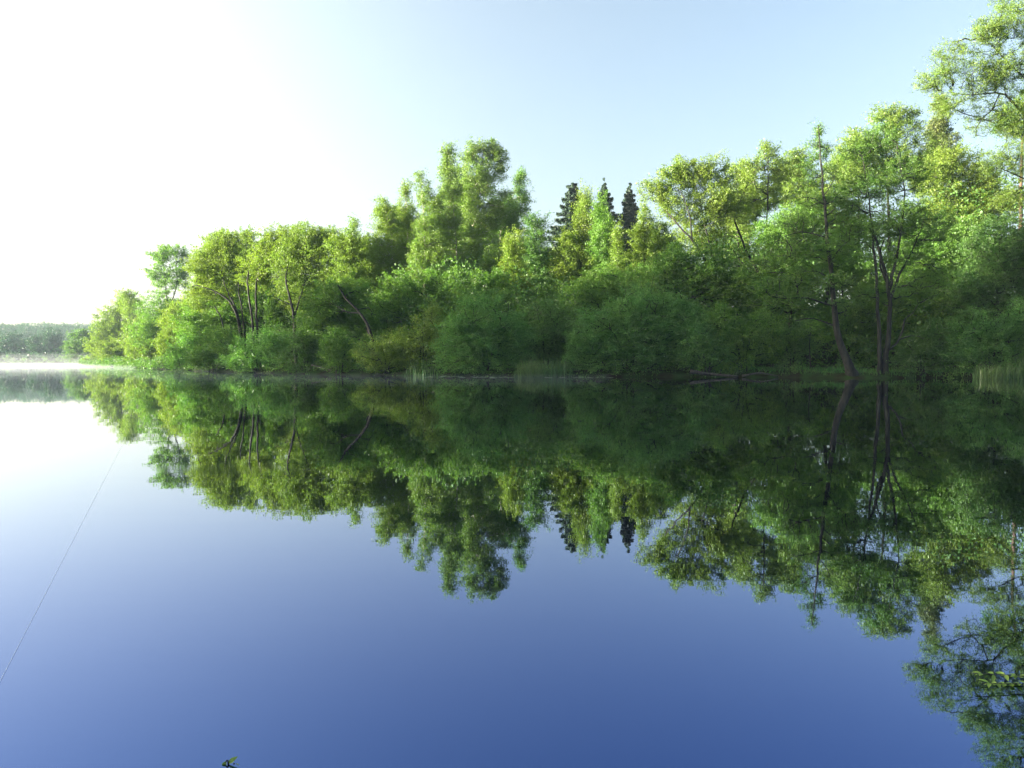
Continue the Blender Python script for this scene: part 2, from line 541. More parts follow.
def conifer(name, label, d, px, ytop, ybase, half, mat="spruce", bark="bark", bx=None):
    SEED[0] += 1
    rng = np.random.default_rng(SEED[0])
    apex = at(px, ytop, d)
    b = at(px if bx is None else bx, 370, d); b[2] = float(ground_h(b[0], b[1])) - .1
    zb = at(px, ybase, d)[2]
    R = half * d / FPX
    Q = Quads()
    t = np.linspace(0, 1, 16)[:, None]
    P = b * (1 - t) + apex * t
    Q.tube(P, (0.012 * (apex[2] - b[2])) * (1 - t[:, 0]) + 0.02, 8, .04, rng)
    L = Quads()
    z = zb; H = apex[2] - zb
    cs = []
    while z < apex[2] - .15:
        f = (apex[2] - z) / H
        r = R * f ** 0.72
        nb = int(6 + 3 * f)
        a0 = rng.uniform(0, 6.28)
        for i in range(nb):
            a = a0 + i * 6.283 / nb + rng.normal(0, .18)
            rr = r * rng.uniform(.5, 1.25) + .15
            dirv = np.array([math.cos(a), math.sin(a), 0])
            s = np.linspace(0, 1, 5)
            base_p = b + (apex - b) * ((z + rng.normal(0, .38) - b[2]) / (apex[2] - b[2]))
            pts = base_p + dirv * (s * rr)[:, None] + np.array([0, 0, 1.0]) * (-(0.32 * s - 0.22 * s ** 3) * rr * (0.4 + f * .8) + rng.normal(0, .03))[:, None]
            Q.tube(pts, .03 * (1 - s) + .008, 4)
            m = int(30 + 80 * rr)
            u = rng.uniform(.1, 1.0, m) ** .8
            c = np.stack([np.interp(u, s, pts[:, k2]) for k2 in range(3)], 1)
            side = np.cross(dirv, [0, 0, 1.0])
            c += side * (rng.normal(0, .13, m) * (0.5 + rr * .45) * (1.15 - u))[:, None]
            c[:, 2] -= np.abs(rng.normal(0, .26, m)) * (0.6 + f)
            cs.append(c)
        z += (0.30 + 0.16 * f) * (1 if H > 6 else .8) * rng.uniform(.85, 1.15)
    C = np.vstack(cs)
    V, Fq = leaf_quads(C, .34 * max(.85, d / 100), rng, .2, .35, .42)
    o = empty(name, Vector(b)); tag(o, label, "conifer")
    link("trunk", Q.mesh("trunk", b, True), M[bark], o)
    link("crown", quads("crown", V - b, Fq), M[mat], o)
    return o


T, SH = "tree", "shrub"
# ---- the wooded point on the left, in the sun
tree("broadleaf_tree", "sunlit rounded tree at the very tip of the wooded point on the left", T, 208,
     [(108, 332, 16, 22), (100, 348, 13, 17), (120, 318, 15, 20), (126, 302, 9, 11)], "spring", leaf=.2)
tree("broadleaf_tree", "wispy thin topped tree just left of the tall pale tree on the point", T, 185,
     [(131, 308, 11, 16), (127, 297, 8, 7), (138, 330, 15, 25)], "spring", fill=.75)
tree("broadleaf_tree", "tall tree with an airy umbrella shaped top rising above the wooded point", T, 150,
     [(160, 256, 12, 9), (175, 253, 13, 9), (182, 268, 11, 12), (158, 272, 12, 9), (170, 283, 15, 10), (160, 312, 20, 22), (150, 335, 18, 22)], "mid", fill=.9,
     stems=[([(168, None), (170, 320), (166, 290), (163, 262), (160, 252)], .22, .04), ([(169, 308), (177, 285), (176, 262), (178, 252)], .14, .03)])
tree("lakeside_bush", "low yellow green bush at the waterline on the tip of the point", SH, 188,
     [(112, 352, 15, 13), (128, 350, 16, 15)], "yellow")
tree("lakeside_bush", "sunny bush at the water below the airy topped tall tree", SH, 152,
     [(140, 350, 16, 15), (155, 345, 17, 19)], "spring")
tree("broadleaf_tree", "bright yellow small tree on the point just before the shade begins", T, 128,
     [(180, 318, 15, 17), (172, 335, 14, 18), (192, 305, 13, 13), (168, 350, 14, 14)], "yellow")
tree("distant_tree", "pale round tree alone at the water beyond the tip of the point", T, 262,
     [(80, 342, 10, 14), (72, 350, 8, 12), (88, 346, 9, 14)], "dark", leaf=.2)
tree("distant_tree", "dark broad tree on the far misty shore at the foot of the hill", T, 352,
     [(52, 344, 11, 15), (38, 347, 10, 12)], "far", leaf=.2)
tree("distant_tree", "dim rounded tree on the far shore at the left edge of the view", T, 356,
     [(10, 346, 12, 13), (24, 349, 8, 10)], "far", leaf=.2)
# ---- the left half: leaning lakeside trees
tree("leaning_tree", "many stemmed tree leaning left over the shaded bushes", T, 97,
     [(203, 268, 16, 17), (216, 252, 16, 17), (230, 250, 14, 16), (238, 268, 18, 17), (210, 285, 22, 14)], "yellow", fill=.95, front=-2.0,
     stems=[([(243, None), (238, 320), (228, 300), (212, 290), (196, 285)], .2, .05), ([(246, None), (238, 315), (226, 288, .5), (219, 262, 3)], .16, .04),
            ([(230, None), (222, 322), (214, 306)], .14, .06), ([(247, None), (243, 318), (239, 290, .5), (237, 262, 3)], .15, .04)])
tree("broadleaf_tree", "pale tree whose small tuft top pokes above the leaning stems", T, 106,
     [(247, 236, 8, 9), (246, 250, 11, 13), (243, 280, 17, 24)], "spring", fill=.8)
tree("broadleaf_tree", "yellow green tree on two straight dark stems standing close together", T, 93,
     [(265, 246, 15, 18), (278, 240, 14, 18), (272, 262, 23, 20), (256, 272, 18, 18)], "yellow", front=-2.0,
     stems=[([(255, None), (252, 318), (248, 290), (249, 270, 1), (256, 245, 3)], .19, .04), ([(259, None), (257, 316), (256, 288), (260, 268, 1), (272, 242, 3)], .17, .04)])
tree("broadleaf_tree", "broad spring green tree with a forked dark trunk in its middle", T, 88,
     [(302, 243, 18, 20), (318, 246, 16, 19), (290, 262, 20, 22), (315, 270, 24, 24), (298, 292, 25, 20)], "spring", front=-2.4,
     stems=[([(297, None), (294, 320), (290, 298), (286, 278, .5), (292, 248, 3.5)], .22, .05), ([(294, 318), (302, 292), (310, 268, 3)], .12, .03), ([(292, 305), (280, 300), (272, 296)], .07, .03)])
tree("broadleaf_tree", "green tree with thin wispy twigs standing up from its top", T, 86,
     [(340, 247, 15, 17), (352, 254, 16, 20), (344, 275, 22, 22), (353, 228, 7, 8)], "spring", fill=.9)
tree("broadleaf_tree", "green tree with a thick dark limb slanting down to the right", T, 76,
     [(330, 305, 26, 25), (350, 295, 22, 22), (322, 325, 26, 24), (360, 318, 20, 22)], "mid", front=-2.8,
     stems=[([(374, None), (371, 334), (360, 313), (345, 297), (338, 285)], .2, .06), ([(360, 313), (348, 312), (335, 305)], .08, .03)])
tree("broadleaf_tree", "shaded green tree filling the gap under the two straight stems", T, 98,
     [(262, 305, 25, 24), (225, 318, 22, 20), (290, 320, 20, 20)], "mid")
tree("broadleaf_tree", "shaded green tree behind the left end of the bushes", T, 112,
     [(202, 312, 18, 20), (192, 330, 18, 20), (215, 330, 18, 20)], "mid")
# ---- birches
def birch(label, d, lobes, x, tip, **kw):
    ov = dict(wide=1.12, fill=1.0, flat=1.1, clump=.42, per=36, droop=.5, up=.2, leaf=.17, twig=.011)
    ov.update(kw)
    bx = ov.pop("bx", x)
    mat = ov.pop("mat", "birch")
    return tree("birch_tree", label, T, d, lobes, mat, "birch_bark",
                stems=[([(bx, None), (bx * .5 + x * .5, 300), (x, 240), (tip[0], tip[1] + 8)], .2, .025)], group="tall birches in the middle", **ov)

birch("leftmost birch with a rounded top hanging to the left", 88,
      [(382, 208, 9, 10), (388, 222, 15, 18), (384, 250, 17, 24), (392, 275, 17, 25)], 392, (384, 200), mat="spring")
birch("narrow yellowish birch with a short pointed tip", 90,
      [(405, 190, 5, 11), (406, 212, 10, 18), (404, 240, 14, 26), (408, 272, 15, 26)], 408, (405, 180), mat="spring")
birch("slender birch with a bare sunlit orange white trunk below", 84,
      [(420, 180, 4, 11), (424, 198, 9, 14), (434, 205, 9, 12), (425, 225, 12, 18), (433, 250, 14, 22), (420, 262, 12, 25)], 425, (420, 170), fill=.8)
birch("birch with a lone spire standing apart at the left of the tallest crown", 92,
      [(447, 152, 6, 12), (449, 172, 9, 15), (450, 195, 12, 18), (448, 225, 16, 22), (452, 260, 18, 28)], 456, (447, 141))
birch("tallest birch with a broad two headed crown", 95,
      [(470, 154, 9, 14), (488, 152, 12, 13), (498, 160, 8, 15), (482, 178, 19, 18), (470, 195, 12, 20), (488, 208, 20, 22), (476, 235, 20, 26), (468, 268, 22, 28)], 472, (484, 140), leaf=.18)
birch("birch behind the tallest one with a side bough in shade on its right", 98,
      [(520, 184, 8, 12), (523, 200, 7, 14), (510, 212, 12, 18), (500, 240, 15, 28), (508, 262, 14, 24)], 500, (516, 178), mat="mid")
tree("broadleaf_tree", "dark rounded tree at the right foot of the birches", T, 84,
     [(537, 230, 12, 15), (533, 252, 17, 19), (540, 275, 16, 22)], "dark")
tree("broadleaf_tree", "small yellow tree leaning on the dark rounded tree by the birches", T, 80,
     [(515, 245, 10, 16), (512, 268, 13, 20), (520, 288, 14, 16)], "yellow", fill=.9)
tree("broadleaf_tree", "shaded mass of a green tree under the slender birches", T, 80,
     [(400, 300, 25, 26), (430, 300, 24, 26), (455, 292, 22, 22), (380, 320, 24, 26)], "mid")
tree("broadleaf_tree", "shaded tree between the dark willow dome and the tallest birch", T, 78,
     [(490, 292, 22, 22), (470, 298, 20, 20), (512, 305, 20, 20)], "mid")
# ---- second row, filling between the trees above
for label, d, lobes, mat in (
    ("green tree between the wispy topped tree and the leftmost birch", 93, [(364, 256, 13, 18), (372, 278, 18, 22), (356, 285, 16, 20)], "spring"),
    ("broad green tree behind the bare trunk of the slender birch", 100, [(440, 256, 20, 22), (416, 268, 18, 24), (462, 270, 18, 24), (445, 285, 22, 20)], "birch"),
    ("dark green tree rising behind the dusky bush by the middle reeds", 88, [(536, 282, 20, 20), (560, 290, 20, 22), (548, 305, 24, 20)], "mid"),
    ("dense tree low between the narrowest spruce and the big yellow crown", 82, [(658, 250, 16, 18), (645, 275, 20, 20), (665, 275, 18, 20)], "spring"),
    ("green tree behind the gap between the big yellow crown and the open leafed tree", 86, [(738, 222, 16, 22), (728, 245, 20, 24), (745, 265, 20, 22)], "spring"),
    ("dense tree seen through the thin top of the leaning alder", 80, [(838, 178, 18, 20), (815, 212, 22, 18), (840, 215, 22, 24), (798, 232, 20, 22), (825, 245, 24, 24)], "spring"),
    ("shaded tree standing behind the largest willow bush", 75, [(600, 290, 22, 22), (632, 282, 22, 20), (580, 300, 18, 20), (655, 298, 20, 20)], "mid"),
    ("shaded tree between the golden lit tree and the many stemmed alder", 76, [(935, 225, 24, 24), (915, 245, 22, 24), (960, 240, 24, 22)], "mid"),
    ("green tree behind the fan of leaning stems", 106, [(222, 282, 20, 20), (205, 295, 18, 20), (240, 298, 20, 20), (262, 290, 18, 22)], "spring"),
    ("green tree behind the forked dark trunk and the slanting limb", 95, [(332, 278, 20, 20), (310, 292, 20, 20), (350, 290, 18, 20)], "spring"),
    ("tall leafy tree filling the space between the two birches nearest the tallest crown", 103, [(457, 188, 12, 26), (455, 210, 17, 22), (440, 228, 18, 24), (470, 235, 20, 26), (460, 260, 22, 24)], "birch"),
    ("green tree behind the narrow yellowish birch with the short tip", 99, [(396, 225, 15, 18), (412, 240, 16, 22), (398, 258, 18, 22), (378, 262, 15, 20)], "birch"),
    ("green tree behind the birch with the shaded side bough", 104, [(505, 212, 14, 20), (495, 235, 18, 24), (515, 245, 16, 22), (528, 262, 14, 20)], "birch"),
    ("mid green tree filling the notch left of the ragged spruce", 90, [(550, 262, 13, 16), (543, 274, 16, 18), (560, 278, 16, 18)], "spring"),
    ("pale tree joining the big yellow crown to the open leafed tree", 84, [(736, 182, 15, 18), (728, 205, 18, 20), (748, 205, 16, 20)], "yellow"),
    ("leafy tree between the open leafed tree and the leaning alder", 82, [(803, 164, 12, 16), (788, 168, 13, 16), (792, 195, 20, 22), (810, 192, 17, 22)], "spring"),
    ("green tree behind the slim yellow tree beside the free standing spruce", 88, [(658, 234, 11, 15), (650, 250, 15, 18), (668, 248, 16, 18)], "spring"),
    ("crown rising between the many stemmed alder and the leaning alder's top", 84, [(858, 150, 16, 16), (848, 170, 18, 18), (866, 178, 18, 20)], "spring"),
    ("small crowned tree joining the yellow green crowns left of the forked trunk", 102, [(292, 238, 14, 13), (284, 252, 16, 16), (298, 258, 16, 18)], "spring"),
    ("rounded tree behind the pale tuft topped tree and the leaning stems", 108, [(222, 246, 16, 14), (238, 246, 14, 13), (208, 258, 14, 16), (250, 256, 15, 16)], "spring"),
    ("round topped tree behind the one with thin wispy twigs on top", 98, [(330, 240, 14, 13), (344, 246, 14, 14), (362, 246, 13, 15), (350, 262, 18, 18)], "spring"),
    ("low bright tree at the foot of the birch with the shaded bough", 86, [(500, 268, 16, 18), (488, 278, 18, 18), (515, 285, 16, 18)], "birch")):
    tree("broadleaf_tree", label, T, d, lobes, mat, wide=1.2)
# ---- conifers behind
conifer("spruce_tree", "spruce with a ragged brown green left flank in the sun", 118, 573, 183, 300, 46)
conifer("spruce_tree", "blue green spruce half hidden behind the yellow tree on its left", 116, 604, 184, 300, 29)
conifer("spruce_tree", "narrowest darkest spruce standing free against the sky", 120, 629, 186, 300, 25)
tree("broadleaf_tree", "tall yellow tree standing in front of two spruces", T, 84,
     [(585, 198, 8, 15), (583, 220, 13, 18), (574, 243, 17, 20), (567, 268, 20, 22), (590, 262, 18, 24)], "yellow", clump=.5, flat=1.0)
tree("broadleaf_tree", "green tree covering the lower half of the blue green spruce", T, 80,
     [(602, 222, 11, 22), (604, 252, 16, 24), (612, 282, 20, 20)], "mid", clump=.5)
tree("broadleaf_tree", "small slim yellow tree right of the free standing spruce", T, 78,
     [(644, 220, 7, 14), (642, 240, 11, 16), (646, 262, 15, 18)], "yellow", clump=.48, fill=.9)
tree("broadleaf_tree", "short bright tree in the notch between two spruces", T, 77,
     [(618, 235, 7, 13), (620, 258, 11, 18)], "spring", clump=.48)
# ---- right half
tree("broadleaf_tree", "big yellow crowned tree on dark limbs fanning out to the left", T, 73,
     [(655, 192, 15, 14), (672, 180, 16, 16), (692, 172, 18, 18), (712, 178, 18, 18), (680, 205, 22, 20), (708, 208, 24, 24), (730, 195, 20, 20), (700, 238, 22, 18)],
     "yellow", fill=.85, front=-2.2, stems=[([(716, None), (712, 290), (705, 262), (692, 240), (674, 220, 1), (660, 202, 3)], .2, .04), ([(718, None), (716, 280), (712, 254), (705, 228, 1), (701, 205, 3), (694, 178, 4)], .16, .03),
                               ([(692, 240), (690, 215), (680, 190)], .09, .03)])
tree("broadleaf_tree", "open leafed green tree with a pointed top right of the big yellow crown", T, 76,
     [(768, 158, 12, 14), (752, 172, 14, 16), (777, 175, 13, 18), (760, 195, 22, 20), (745, 215, 18, 20)], "spring", fill=.75, front=-2.4,
     stems=[([(770, None), (764, 285), (752, 262), (740, 235), (735, 215), (750, 180)], .2, .04), ([(764, 285), (766, 240), (768, 195), (768, 158)], .14, .03), ([(758, 274), (744, 266), (733, 250)], .1, .04)])
tree("broadleaf_tree", "shaded green tree below the big yellow crown", T, 70,
     [(700, 275, 26, 28), (670, 268, 22, 24), (725, 290, 24, 28), (655, 285, 22, 22)], "mid")
tree("broadleaf_tree", "shaded green tree left of the leaning alder", T, 68,
     [(780, 245, 26, 30), (765, 285, 28, 30), (795, 285, 26, 30), (805, 225, 22, 24)], "mid")
tree("alder_tree", "leaning alder with one curved trunk and a thin see through top at the water", T, 57.2,
     [(819, 131, 5, 9), (815, 143, 8, 6), (825, 150, 9, 8), (816, 158, 10, 8), (808, 172, 12, 10), (829, 172, 11, 10), (812, 196, 20, 13), (838, 200, 15, 12), (800, 222, 22, 12), (840, 228, 18, 14),
      (790, 252, 26, 14), (835, 258, 16, 14), (775, 285, 26, 10), (806, 275, 18, 12), (790, 300, 24, 9), (838, 282, 15, 9, -1.2), (824, 248, 14, 9, -1.2), (846, 305, 14, 8, -1)], "alder", "alder_bark", fill=.55, flat=.5, clump=.42, per=30, leaf=.16, front=-.5,
     stems=[([(852, None), (848, 364), (841, 345), (836, 325), (834, 300), (831, 270), (827, 240), (826, 215), (823, 185), (820, 150), (818, 126)], .36, .025),
            ([(833, 306), (820, 302), (805, 297), (790, 299), (775, 297)], .085, .03), ([(835, 326), (822, 321), (810, 318), (795, 321)], .07, .025),
            ([(828, 238), (815, 234), (800, 232), (785, 236)], .06, .02), ([(825, 205), (812, 198), (800, 197)], .06, .02), ([(830, 262), (840, 248), (850, 240)], .05, .02), ([(824, 195), (832, 184), (836, 172)], .04, .015)])
tree("alder_tree", "many stemmed alder with a crooked low bough over the water", T, 57.6,
     [(862, 150, 16, 16), (885, 140, 20, 18), (875, 180, 28, 20), (905, 175, 24, 22), (850, 200, 20, 18), (895, 215, 32, 22), (925, 225, 24, 24), (865, 235, 24, 18), (905, 258, 30, 16), (885, 292, 28, 12), (930, 285, 22, 18)],
     "alder", "alder_bark", fill=.62, flat=.6, clump=.48, leaf=.16, front=-.6,
     stems=[([(881, None), (880, 360), (879, 340), (878, 315), (877, 285), (875, 255), (872, 225), (868, 190), (862, 155)], .21, .03),
            ([(884, None), (886, 358), (889, 335), (890, 310), (888, 285), (882, 262), (876, 240), (868, 226)], .24, .07),
            ([(889, 290), (893, 270), (900, 240), (905, 200), (900, 165)], .15, .03), ([(890, 300), (902, 270), (915, 245), (925, 215)], .12, .03),
            ([(884, 352), (893, 347), (900, 338), (904, 322), (906, 318)], .11, .04), ([(898, 340), (910, 336), (920, 337), (930, 342)], .06, .02), ([(888, 285), (880, 262), (884, 240)], .09, .04)])
tree("broadleaf_tree", "light green tree whose top shows behind the many stemmed alder", T, 74,
     [(885, 122, 18, 14), (905, 130, 20, 20), (862, 140, 16, 14), (850, 160, 18, 20), (890, 160, 26, 24), (925, 160, 20, 26)], "spring", fill=.8)
tree("larch_tree", "russet tinged pointed tree tip rising at the edge of the airy crown", T, 82,
     [(940, 103, 6, 12), (940, 122, 11, 14), (942, 145, 17, 18), (938, 172, 22, 22)], "larch", clump=.45)
tree("broadleaf_tree", "golden lit tree below the russet conifer tip", T, 70,
     [(952, 165, 24, 20), (935, 185, 22, 20), (972, 185, 24, 22), (990, 205, 26, 22), (960, 210, 28, 24)], "yellow", fill=.9)
tree("overhanging_tree", "huge airy pale green tree reaching into view from beyond the right edge", T, 50,
     [(985, 40, 22, 22), (1015, 20, 26, 24), (950, 58, 22, 16), (935, 82, 20, 14), (975, 80, 26, 20), (1010, 75, 26, 26), (1050, 50, 34, 40), (950, 105, 22, 12), (990, 118, 28, 18), (1030, 125, 30, 26), (1080, 100, 40, 50), (1005, 160, 26, 18), (1045, 180, 34, 28), (1010, 200, 20, 12), (1080, 20, 40, 40), (1025, -12, 30, 18)],
     "spring", fill=.85, clump=.36, flat=.7, leaf=.125, per=28, wide=1.05, twig=.009,
     stems=[([(1088, None, 0), (1084, 300), (1076, 220), (1066, 150), (1058, 90), (1052, 30), (1050, -10)], .34, .06), ([(1070, 165), (1040, 130), (1015, 105), (1000, 93), (975, 95), (950, 92)], .13, .02),
            ([(1062, 110), (1030, 82), (1005, 60), (985, 40)], .1, .02), ([(1000, 93), (985, 118), (960, 112), (945, 102)], .05, .015), ([(1076, 220), (1045, 190), (1015, 175), (1000, 168)], .09, .02)])
tree("pine_tree", "pine with a bare rust coloured trunk at the right edge", T, 66,
     [(1030, 110, 22, 16), (1050, 130, 24, 16), (1010, 128, 16, 10), (1040, 85, 16, 16)], "dark", "pine_bark", fill=.6, r0=.22,
     stems=[([(1022, None), (1021, 280), (1021, 200), (1022, 150), (1030, 90)], .24, .06)])
tree("broadleaf_tree", "deep shaded tree behind the crooked low bough", T, 66,
     [(930, 260, 32, 32), (965, 250, 30, 34), (940, 300, 34, 30), (900, 300, 24, 30)], "mid")
tree("broadleaf_tree", "deep shaded tree at the right edge under the airy crown", T, 62,
     [(1000, 245, 30, 30), (990, 285, 34, 30), (1025, 275, 26, 36), (970, 300, 26, 26)], "dark")
tree("broadleaf_tree", "dim tree seen between the leaning trunk and the many stems", T, 68,
     [(858, 285, 24, 34), (845, 325, 26, 24), (870, 335, 22, 20), (835, 260, 22, 26)], "mid")

# ---- bushes along the water
def bush(label, d, lobes, mat="willow", **kw):
    ov = dict(wide=1.1, clump=.58, per=37, flat=.8, fill=1.1, droop=.25)
    ov.update(kw)
    xs = [L[0] for L in lobes]; c = sum(xs) / len(xs)
    tp = min(lobes, key=lambda L: L[1] - L[3])
    d -= 1.2
    st = [([(c + q * 3, None), (c + q * tp[2] * .3, tp[1] + tp[3] * .5), (c + q * tp[2] * .8, tp[1])], .09, .02) for q in (-1, -.2, .7)]
    return tree(ov.pop("name", "lakeside_bush"), label, SH, d, lobes, mat, stems=st, **ov)

bush("shaded bush at the water where the sunny point meets the shade", 112, [(190, 350, 20, 18), (178, 358, 14, 12)])
bush("bluish bush spreading over the water below the leaning stems", 95, [(222, 348, 24, 22), (205, 356, 16, 14)], "mid")
bush("low layered bush below the two straight dark stems", 84, [(258, 352, 26, 20), (240, 358, 18, 14), (275, 345, 16, 18)])
bush("bush below the forked dark trunk", 77, [(300, 350, 22, 24), (318, 345, 18, 26)], "dark")
bush("bush at the foot of the slanting dark limb", 72, [(345, 355, 20, 20), (335, 345, 16, 22)], "mid")
bush("light speckled bush with twigs trailing in the water", 69, [(378, 356, 22, 18), (395, 352, 18, 20)], "spring")
bush("upright bush left of the dark willow dome", 69, [(418, 345, 20, 28), (430, 330, 14, 24)], "spring")
bush("dark domed willow bush below the tallest birch", 65.5, [(485, 330, 38, 38), (462, 345, 26, 30), (512, 345, 24, 30), (480, 356, 40, 20)], name="willow_bush")
bush("dusky bush behind the middle reeds", 68, [(545, 330, 24, 34), (560, 350, 20, 24), (530, 350, 18, 24)], "dark")
bush("largest rounded willow bush spreading low over the water", 63.5, [(640, 318, 42, 36), (605, 338, 34, 34), (672, 330, 36, 36), (590, 355, 24, 20), (635, 352, 44, 24)], name="willow_bush")
bush("pale leafed bush right of the largest willow bush", 61.5, [(697, 345, 22, 26), (715, 355, 20, 20)])
bush("bush overhanging the grey fallen log", 62, [(742, 345, 24, 26), (765, 335, 20, 28), (725, 328, 22, 26)], "mid")
bush("low dark bush on the bank left of the sapling", 62, [(785, 348, 20, 22), (798, 338, 16, 20)], "dark")
bush("low bush on the bank right of the many stemmed alder", 58.5, [(920, 350, 20, 22), (940, 342, 20, 26), (905, 358, 12, 14)], "dark")
bush("grey green bush at the right edge behind the reeds", 57.5, [(975, 335, 24, 30), (1000, 345, 24, 30), (1025, 330, 22, 34), (960, 355, 18, 18)])
tree("sapling", "thin pale stemmed sapling on the bank left of the leaning alder", T, 59.5,
     [(811, 325, 10, 8), (800, 336, 11, 5), (822, 338, 10, 5)], "mid", "alder_bark", fill=.6, clump=.4, flat=.45, per=30, leaf=.14,
     stems=[([(811, None), (810, 350), (811, 325)], .05, .02)])

# ------------------------------------------------------------------ woods that read as one mass
def wood(name, pts, rr, mat, leaf, per, label):
    rng = np.random.default_rng(5)
    C = []
    for (p, r) in zip(pts, rr):
        n = per
        v = rng.standard_normal((n, 3)); v /= np.linalg.norm(v, axis=1)[:, None]
        v *= rng.uniform(.4, 1, n)[:, None] ** .5
        v *= 1 + .25 * np.sin(v[:, :1] * 7 + p[0]) * np.cos(v[:, 2:3] * 6 + p[1])
        C.append(p + v * r)
    C = np.vstack(C)
    C[:, 2] = np.maximum(C[:, 2], np.maximum(ground_h(C[:, 0], C[:, 1]), 0) + .1)
    V, Fq = leaf_quads(C, leaf, rng, .4, .1, .7)
    return tag(link(name, quads(name, V, Fq), mat), label, "woods", kind="stuff")

rng = np.random.default_rng(3)
# behind the lakeside trees; its top follows the tops of the trees in front
SKY_PX = [60, 90, 110, 130, 150, 170, 195, 230, 300, 365, 380, 440, 500, 530, 545, 600, 640, 660, 690, 760, 800, 850, 900, 960, 1024, 1200]
SKY_Y = [345, 335, 318, 305, 280, 268, 262, 252, 240, 240, 228, 212, 205, 230, 242, 235, 245, 235, 205, 185, 190, 165, 150, 135, 120, 90]
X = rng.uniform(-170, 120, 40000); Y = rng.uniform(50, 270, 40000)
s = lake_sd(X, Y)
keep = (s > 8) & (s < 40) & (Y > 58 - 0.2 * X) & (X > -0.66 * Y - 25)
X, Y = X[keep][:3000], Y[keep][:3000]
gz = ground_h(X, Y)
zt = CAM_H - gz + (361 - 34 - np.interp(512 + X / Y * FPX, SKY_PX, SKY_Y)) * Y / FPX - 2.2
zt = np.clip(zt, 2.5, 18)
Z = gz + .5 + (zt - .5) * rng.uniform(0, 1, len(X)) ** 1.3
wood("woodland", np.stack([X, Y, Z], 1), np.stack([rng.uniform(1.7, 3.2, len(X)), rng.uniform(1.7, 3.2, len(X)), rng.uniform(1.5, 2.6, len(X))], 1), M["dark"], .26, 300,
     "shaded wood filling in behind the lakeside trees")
# far hillside and the left bank (the latter out of view, shaped to shade the foot of the lakeside trees)
X = rng.uniform(-760, -60, 30000); Y = rng.uniform(-40, 800, 30000)
s = lake_sd(X, Y)
pxs = rng.uniform(-70, 112, 6000); Y1 = rng.uniform(340, 690, 6000); X1 = (pxs - 512) / FPX * Y1
s1 = lake_sd(X1, Y1); k1 = s1 > 3
X1, Y1, s1 = X1[k1][:2600], Y1[k1][:2600], s1[k1][:2600]
far = (s > 4) & (Y > 300) & (X < -250)
X1 = np.r_[X1, X[far][:900]]; Y1 = np.r_[Y1, Y[far][:900]]; s1 = np.r_[s1, s[far][:900]]
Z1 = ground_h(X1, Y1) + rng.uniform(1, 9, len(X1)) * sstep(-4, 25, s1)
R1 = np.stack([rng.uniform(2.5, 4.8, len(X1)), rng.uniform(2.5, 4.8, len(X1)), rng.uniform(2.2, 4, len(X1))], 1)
near = (s > 3) & (s < 40) & (Y < 128) & (X < -70 - .3 * np.clip(Y, 0, 200)) & (X < -.78 * Y - 25)
X2, Y2 = X[near], Y[near]
X2, Y2 = np.repeat(X2, 7)[:1200], np.repeat(Y2, 7)[:1200]
X2 = X2 + rng.normal(0, 2.0, len(X2)); Y2 = Y2 + rng.normal(0, 2.0, len(Y2))
Z2 = 1.5 + rng.uniform(0, 1, len(X2)) ** 1.05 * (1.12 + .13 * np.sin(Y2 * .37) + .06 * np.sin(Y2 * .13 + 1)) * np.interp(Y2 + .1 * X2 + 10, [-40, 20, 40, 77, 100, 125], [29, 31, 28, 19, 12, 3])
ye = rng.uniform(16, 48, 300); xe = np.interp(ye, [8, 30, 60], [-76, -96, -108]) - rng.uniform(4, 38, 300)  # extra unseen crowns added to shade the low right bank
X2 = np.r_[X2, xe]; Y2 = np.r_[Y2, ye]; Z2 = np.r_[Z2, 3 + rng.uniform(0, 1, 300) * 26]
R2 = np.stack([rng.uniform(2, 4, len(X2)), rng.uniform(2, 4, len(X2)), rng.uniform(2, 3.5, len(X2))], 1)
print("left bank lobes", len(X2))
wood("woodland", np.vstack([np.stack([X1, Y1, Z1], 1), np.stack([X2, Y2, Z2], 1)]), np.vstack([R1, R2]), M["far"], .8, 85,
     "blue green wooded hillside beyond the lake on the left, with unseen shade casting wood on the left bank")

print("faces", sum(len(o.data.polygons) for o in bpy.data.objects if o.type == 'MESH'))
# ------------------------------------------------------------------ reeds, grass, floating leaves, logs
def blades(n, xy, hmin, hmax, width, rng, bend=.25):
    B = []
    z = np.maximum(ground_h(xy[:, 0], xy[:, 1]), -.35)
    h = hmin + (hmax - hmin) * rng.beta(2, 2.2, n) * (.8 + .2 * np.sin(xy[:, 0] * 1.3 + 2 * np.sin(xy[:, 0] * .37))); a = rng.uniform(0, 6.28, n)
    side = np.stack([np.cos(a), np.sin(a), 0 * a], 1) * width
    ln = rng.normal(0, bend, (n, 2)) * h[:, None]
    p0 = np.stack([xy[:, 0], xy[:, 1], z], 1)
    p1 = p0 + np.stack([ln[:, 0] * .3, ln[:, 1] * .3, h * .6], 1)
    p2 = p0 + np.stack([ln[:, 0], ln[:, 1], h * rng.uniform(.85, 1, n)], 1)
    V = np.stack([p0 - side, p0 + side, p1 + side * .8, p1 - side * .8, p2 + side * .15, p2 - side * .15], 1).reshape(-1, 3)
    i = np.arange(n)[:, None] * 6
    Fq = np.concatenate([i + [0, 1, 2, 3], i + [3, 2, 4, 5]], 0)
    return V, Fq

